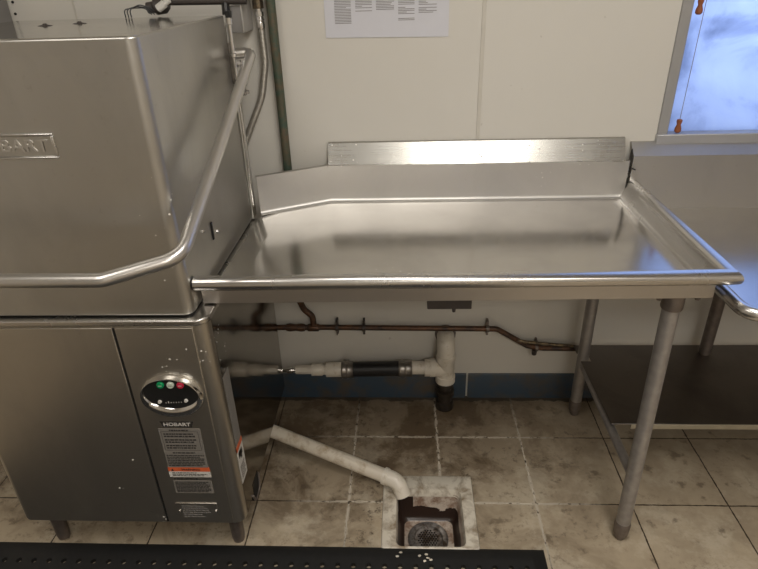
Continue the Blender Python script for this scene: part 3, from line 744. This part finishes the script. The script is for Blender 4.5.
# braided hose and valve
hz_ = thing('braided_hose', 'braided metal water hose curving down behind the dishwasher handle', 'hose')
b = NB(); tube(b, fillet([(-.425, 1.868, 1.418), (-.424, 1.868, 1.30), (-.446, 1.868, 1.20), (-.492, 1.866, 1.11), (-.535, 1.862, 1.02), (-.55, 1.862, .95)], .2, 10), .0105, 14); obj('hose', b, m_braid, hz_, smooth=60)
b = NB(); turned(b, (-.4265, 1.868, 1.452), (-.425, 1.868, 1.395), [(0, .010), (.2, .010), (.2, .014), (.4, .014), (.42, .011), (.6, .0135), (.62, .011), (.8, .0135), (1, .012)], 12); obj('crimp_fitting', b, m_chrome, hz_)
b = NB(); turned(b, (-.426, 1.866, 1.449), (-.427, 1.866, 1.52), [(0, .016), (.3, .016), (.35, .011), (.5, .018), (.8, .020), (1, .014)], 10)
turned(b, (-.427, 1.862, 1.500), (-.430, 1.825, 1.507), [(0, .012), (.5, .010), (.55, .014), (1, .014)], 8); obj('valve', b, m_brass, hz_)
parent_at(hz_, (-.425, 1.868, 1.4))

# grey box at the far left of the wall
eb = NB(); box(eb, (-1.42, 1.80, 1.30), (-1.185, WY-.001, 1.75))
tag(obj('wall_cabinet', eb, m_greybox, bevel=.004), 'dark grey metal box on the wall at the far left', 'electrical box')
b = NB()
for dx, dz in ((-1.172, 1.452), (-1.170, 1.484), (-1.171, 1.53)): cyl(b, (dx, WY+.001, dz), (dx, WY-.002, dz), .004, seg=10)
sh = obj('screw_holes', b, m_gap); sh.parent = bpy.data.objects['wall_back']

# notice on the wall
nt = thing('notice_paper', 'white sheet of small print in columns taped to the wall', 'notice')
b = NB(); pts_ = [(-.236, 1.363), (.131, 1.358), (.131, 1.655), (-.236, 1.655)]
lo = [b.verts.new((x, WY-.0022, z)) for x, z in pts_]; hi = [b.verts.new((x, WY-.0003, z)) for x, z in pts_]
b.faces.new(lo); b.faces.new(hi[::-1]); [b.faces.new([lo[i], lo[(i+1) % 4], hi[(i+1) % 4], hi[i]]) for i in range(4)]
obj('sheet', b, m_paper, nt, smooth=0)
b = NB(); WYp = WY-.0024
for u0, u1, zb in ((-.206, -.157, 1.401), (-.144, -.095, 1.433), (-.083, -.030, 1.436), (-.018, .030, 1.406), (.042, .095, 1.425)):
    z = zb
    while z < 1.63:
        w = u1 - u0 if random.random() > .3 else (u1-u0)*random.uniform(.4, .9)
        if random.random() > .1: box(b, (u0, WYp-.0003, z), (u0+w, WYp+.0004, z+.0016))
        z += .0042
obj('printed_lines', b, m_inkgrey, nt, smooth=0)
parent_at(nt, (-.05, WY, 1.36))

# blind cords with wooden tassels
for n, (cx_, tz, lab) in enumerate(((.8610, 1.068, 'thin blind cord with wooden tassel hanging low beside the window frame'), (.8495, 1.408, 'short blind cord with wooden tassel high up near the window frame'))):
    pc = thing('blind_cord', lab, 'blind cord', 'blind cords at the window')
    cy_ = WY-.004
    b = NB(); tube(b, [(cx_, cy_, tz+.03), (cx_+(.002 if n else .010), cy_, 2.12)], .0011, 6); obj('cord', b, m_string, pc)
    b = NB(); turned(b, (cx_, cy_, tz+.034), (cx_, cy_, tz-.008), [(0, .004), (.05, .0085), (.2, .0085), (.4, .006), (.7, .010), (.9, .010), (1, .006)], 14); obj('tassel', b, m_wood, pc)['label'] = 'turned orange-brown wood tassel'
    parent_at(pc, (cx_, cy_, tz))

# ------------------------------------------------------------------ rubber mat
b = NB(); MX0, MX1, MY0, MY1, MT = -1.5, .405, -.55, 1.172, .014
P = .0455; nx = int((MX1-MX0-.09)//P); ny = int((MY1-MY0-.09)//P)
gx1 = MX1-.040; gx0 = gx1-nx*P; gy1 = MY1-.048; gy0 = gy1-ny*P
for a_, c_ in (((MX0, MY0), (gx0, MY1)), ((gx1, MY0), (MX1, MY1)), ((gx0, MY0), (gx1, gy0)), ((gx0, gy1), (gx1, MY1))):
    # ramped border
    xa, ya = a_; xb, yb = c_; v_ = {}
    def vz(x, y): return 0.0015 if (x in (MX0, MX1) or y in (MY0, MY1)) else MT
    xs = sorted({xa, xb} | {x for x in (MX0+.022, MX1-.022) if xa < x < xb}); ys_ = sorted({ya, yb} | {y for y in (MY0+.022, MY1-.022) if ya < y < yb})
    grid = [[b.verts.new((x, y, vz(x, y))) for x in xs] for y in ys_]
    for j in range(len(ys_)-1):
        for i in range(len(xs)-1): b.faces.new([grid[j][i], grid[j][i+1], grid[j+1][i+1], grid[j+1][i]])
for i in range(nx):
    for j in range(ny):
        cx_, cy_ = gx0+(i+.5)*P, gy0+(j+.5)*P; h = P/2
        sq = [(h, 0), (h, h), (0, h), (-h, h), (-h, 0), (-h, -h), (0, -h), (h, -h)]
        ot = [b.verts.new((cx_+p, cy_+q, MT)) for p, q in sq]
        it = [b.verts.new((cx_+.0085*math.cos(k*math.pi/4), cy_+.0085*math.sin(k*math.pi/4), MT)) for k in range(8)]
        ib = [b.verts.new((v_.co.x, v_.co.y, .001)) for v_ in it]
        for k in range(8):
            b.faces.new([ot[k], ot[(k+1) % 8], it[(k+1) % 8], it[k]]); b.faces.new([it[k], it[(k+1) % 8], ib[(k+1) % 8], ib[k]])
bmesh.ops.remove_doubles(b, verts=b.verts, dist=1e-5)
tag(obj('rubber_mat', b, m_rubber, smooth=30), 'black rubber floor mat with round holes in front of the dishwasher', 'mat')
# crumbs on the mat's edge
for k, (px_, py_) in enumerate(((-.02, 1.145), (.055, 1.14), (.06, 1.128), (.035, 1.135), (.068, 1.122), (-.03, 1.132), (.05, 1.118))):
    b = NB(); bmesh.ops.create_icosphere(b, subdivisions=1, radius=.0045, matrix=Matrix.Translation((px_, py_, .0165)) @ Matrix.Diagonal((1.3, .8, .45, 1)))
    for v_ in b.verts: v_.co += Vector((random.uniform(-1, 1), random.uniform(-1, 1), random.uniform(-1, 1)))*.0008
    tag(obj('crumb', b, m_porc), 'small pale crumb on the edge of the black mat below the floor sink', 'crumb', 'crumbs on the mat')
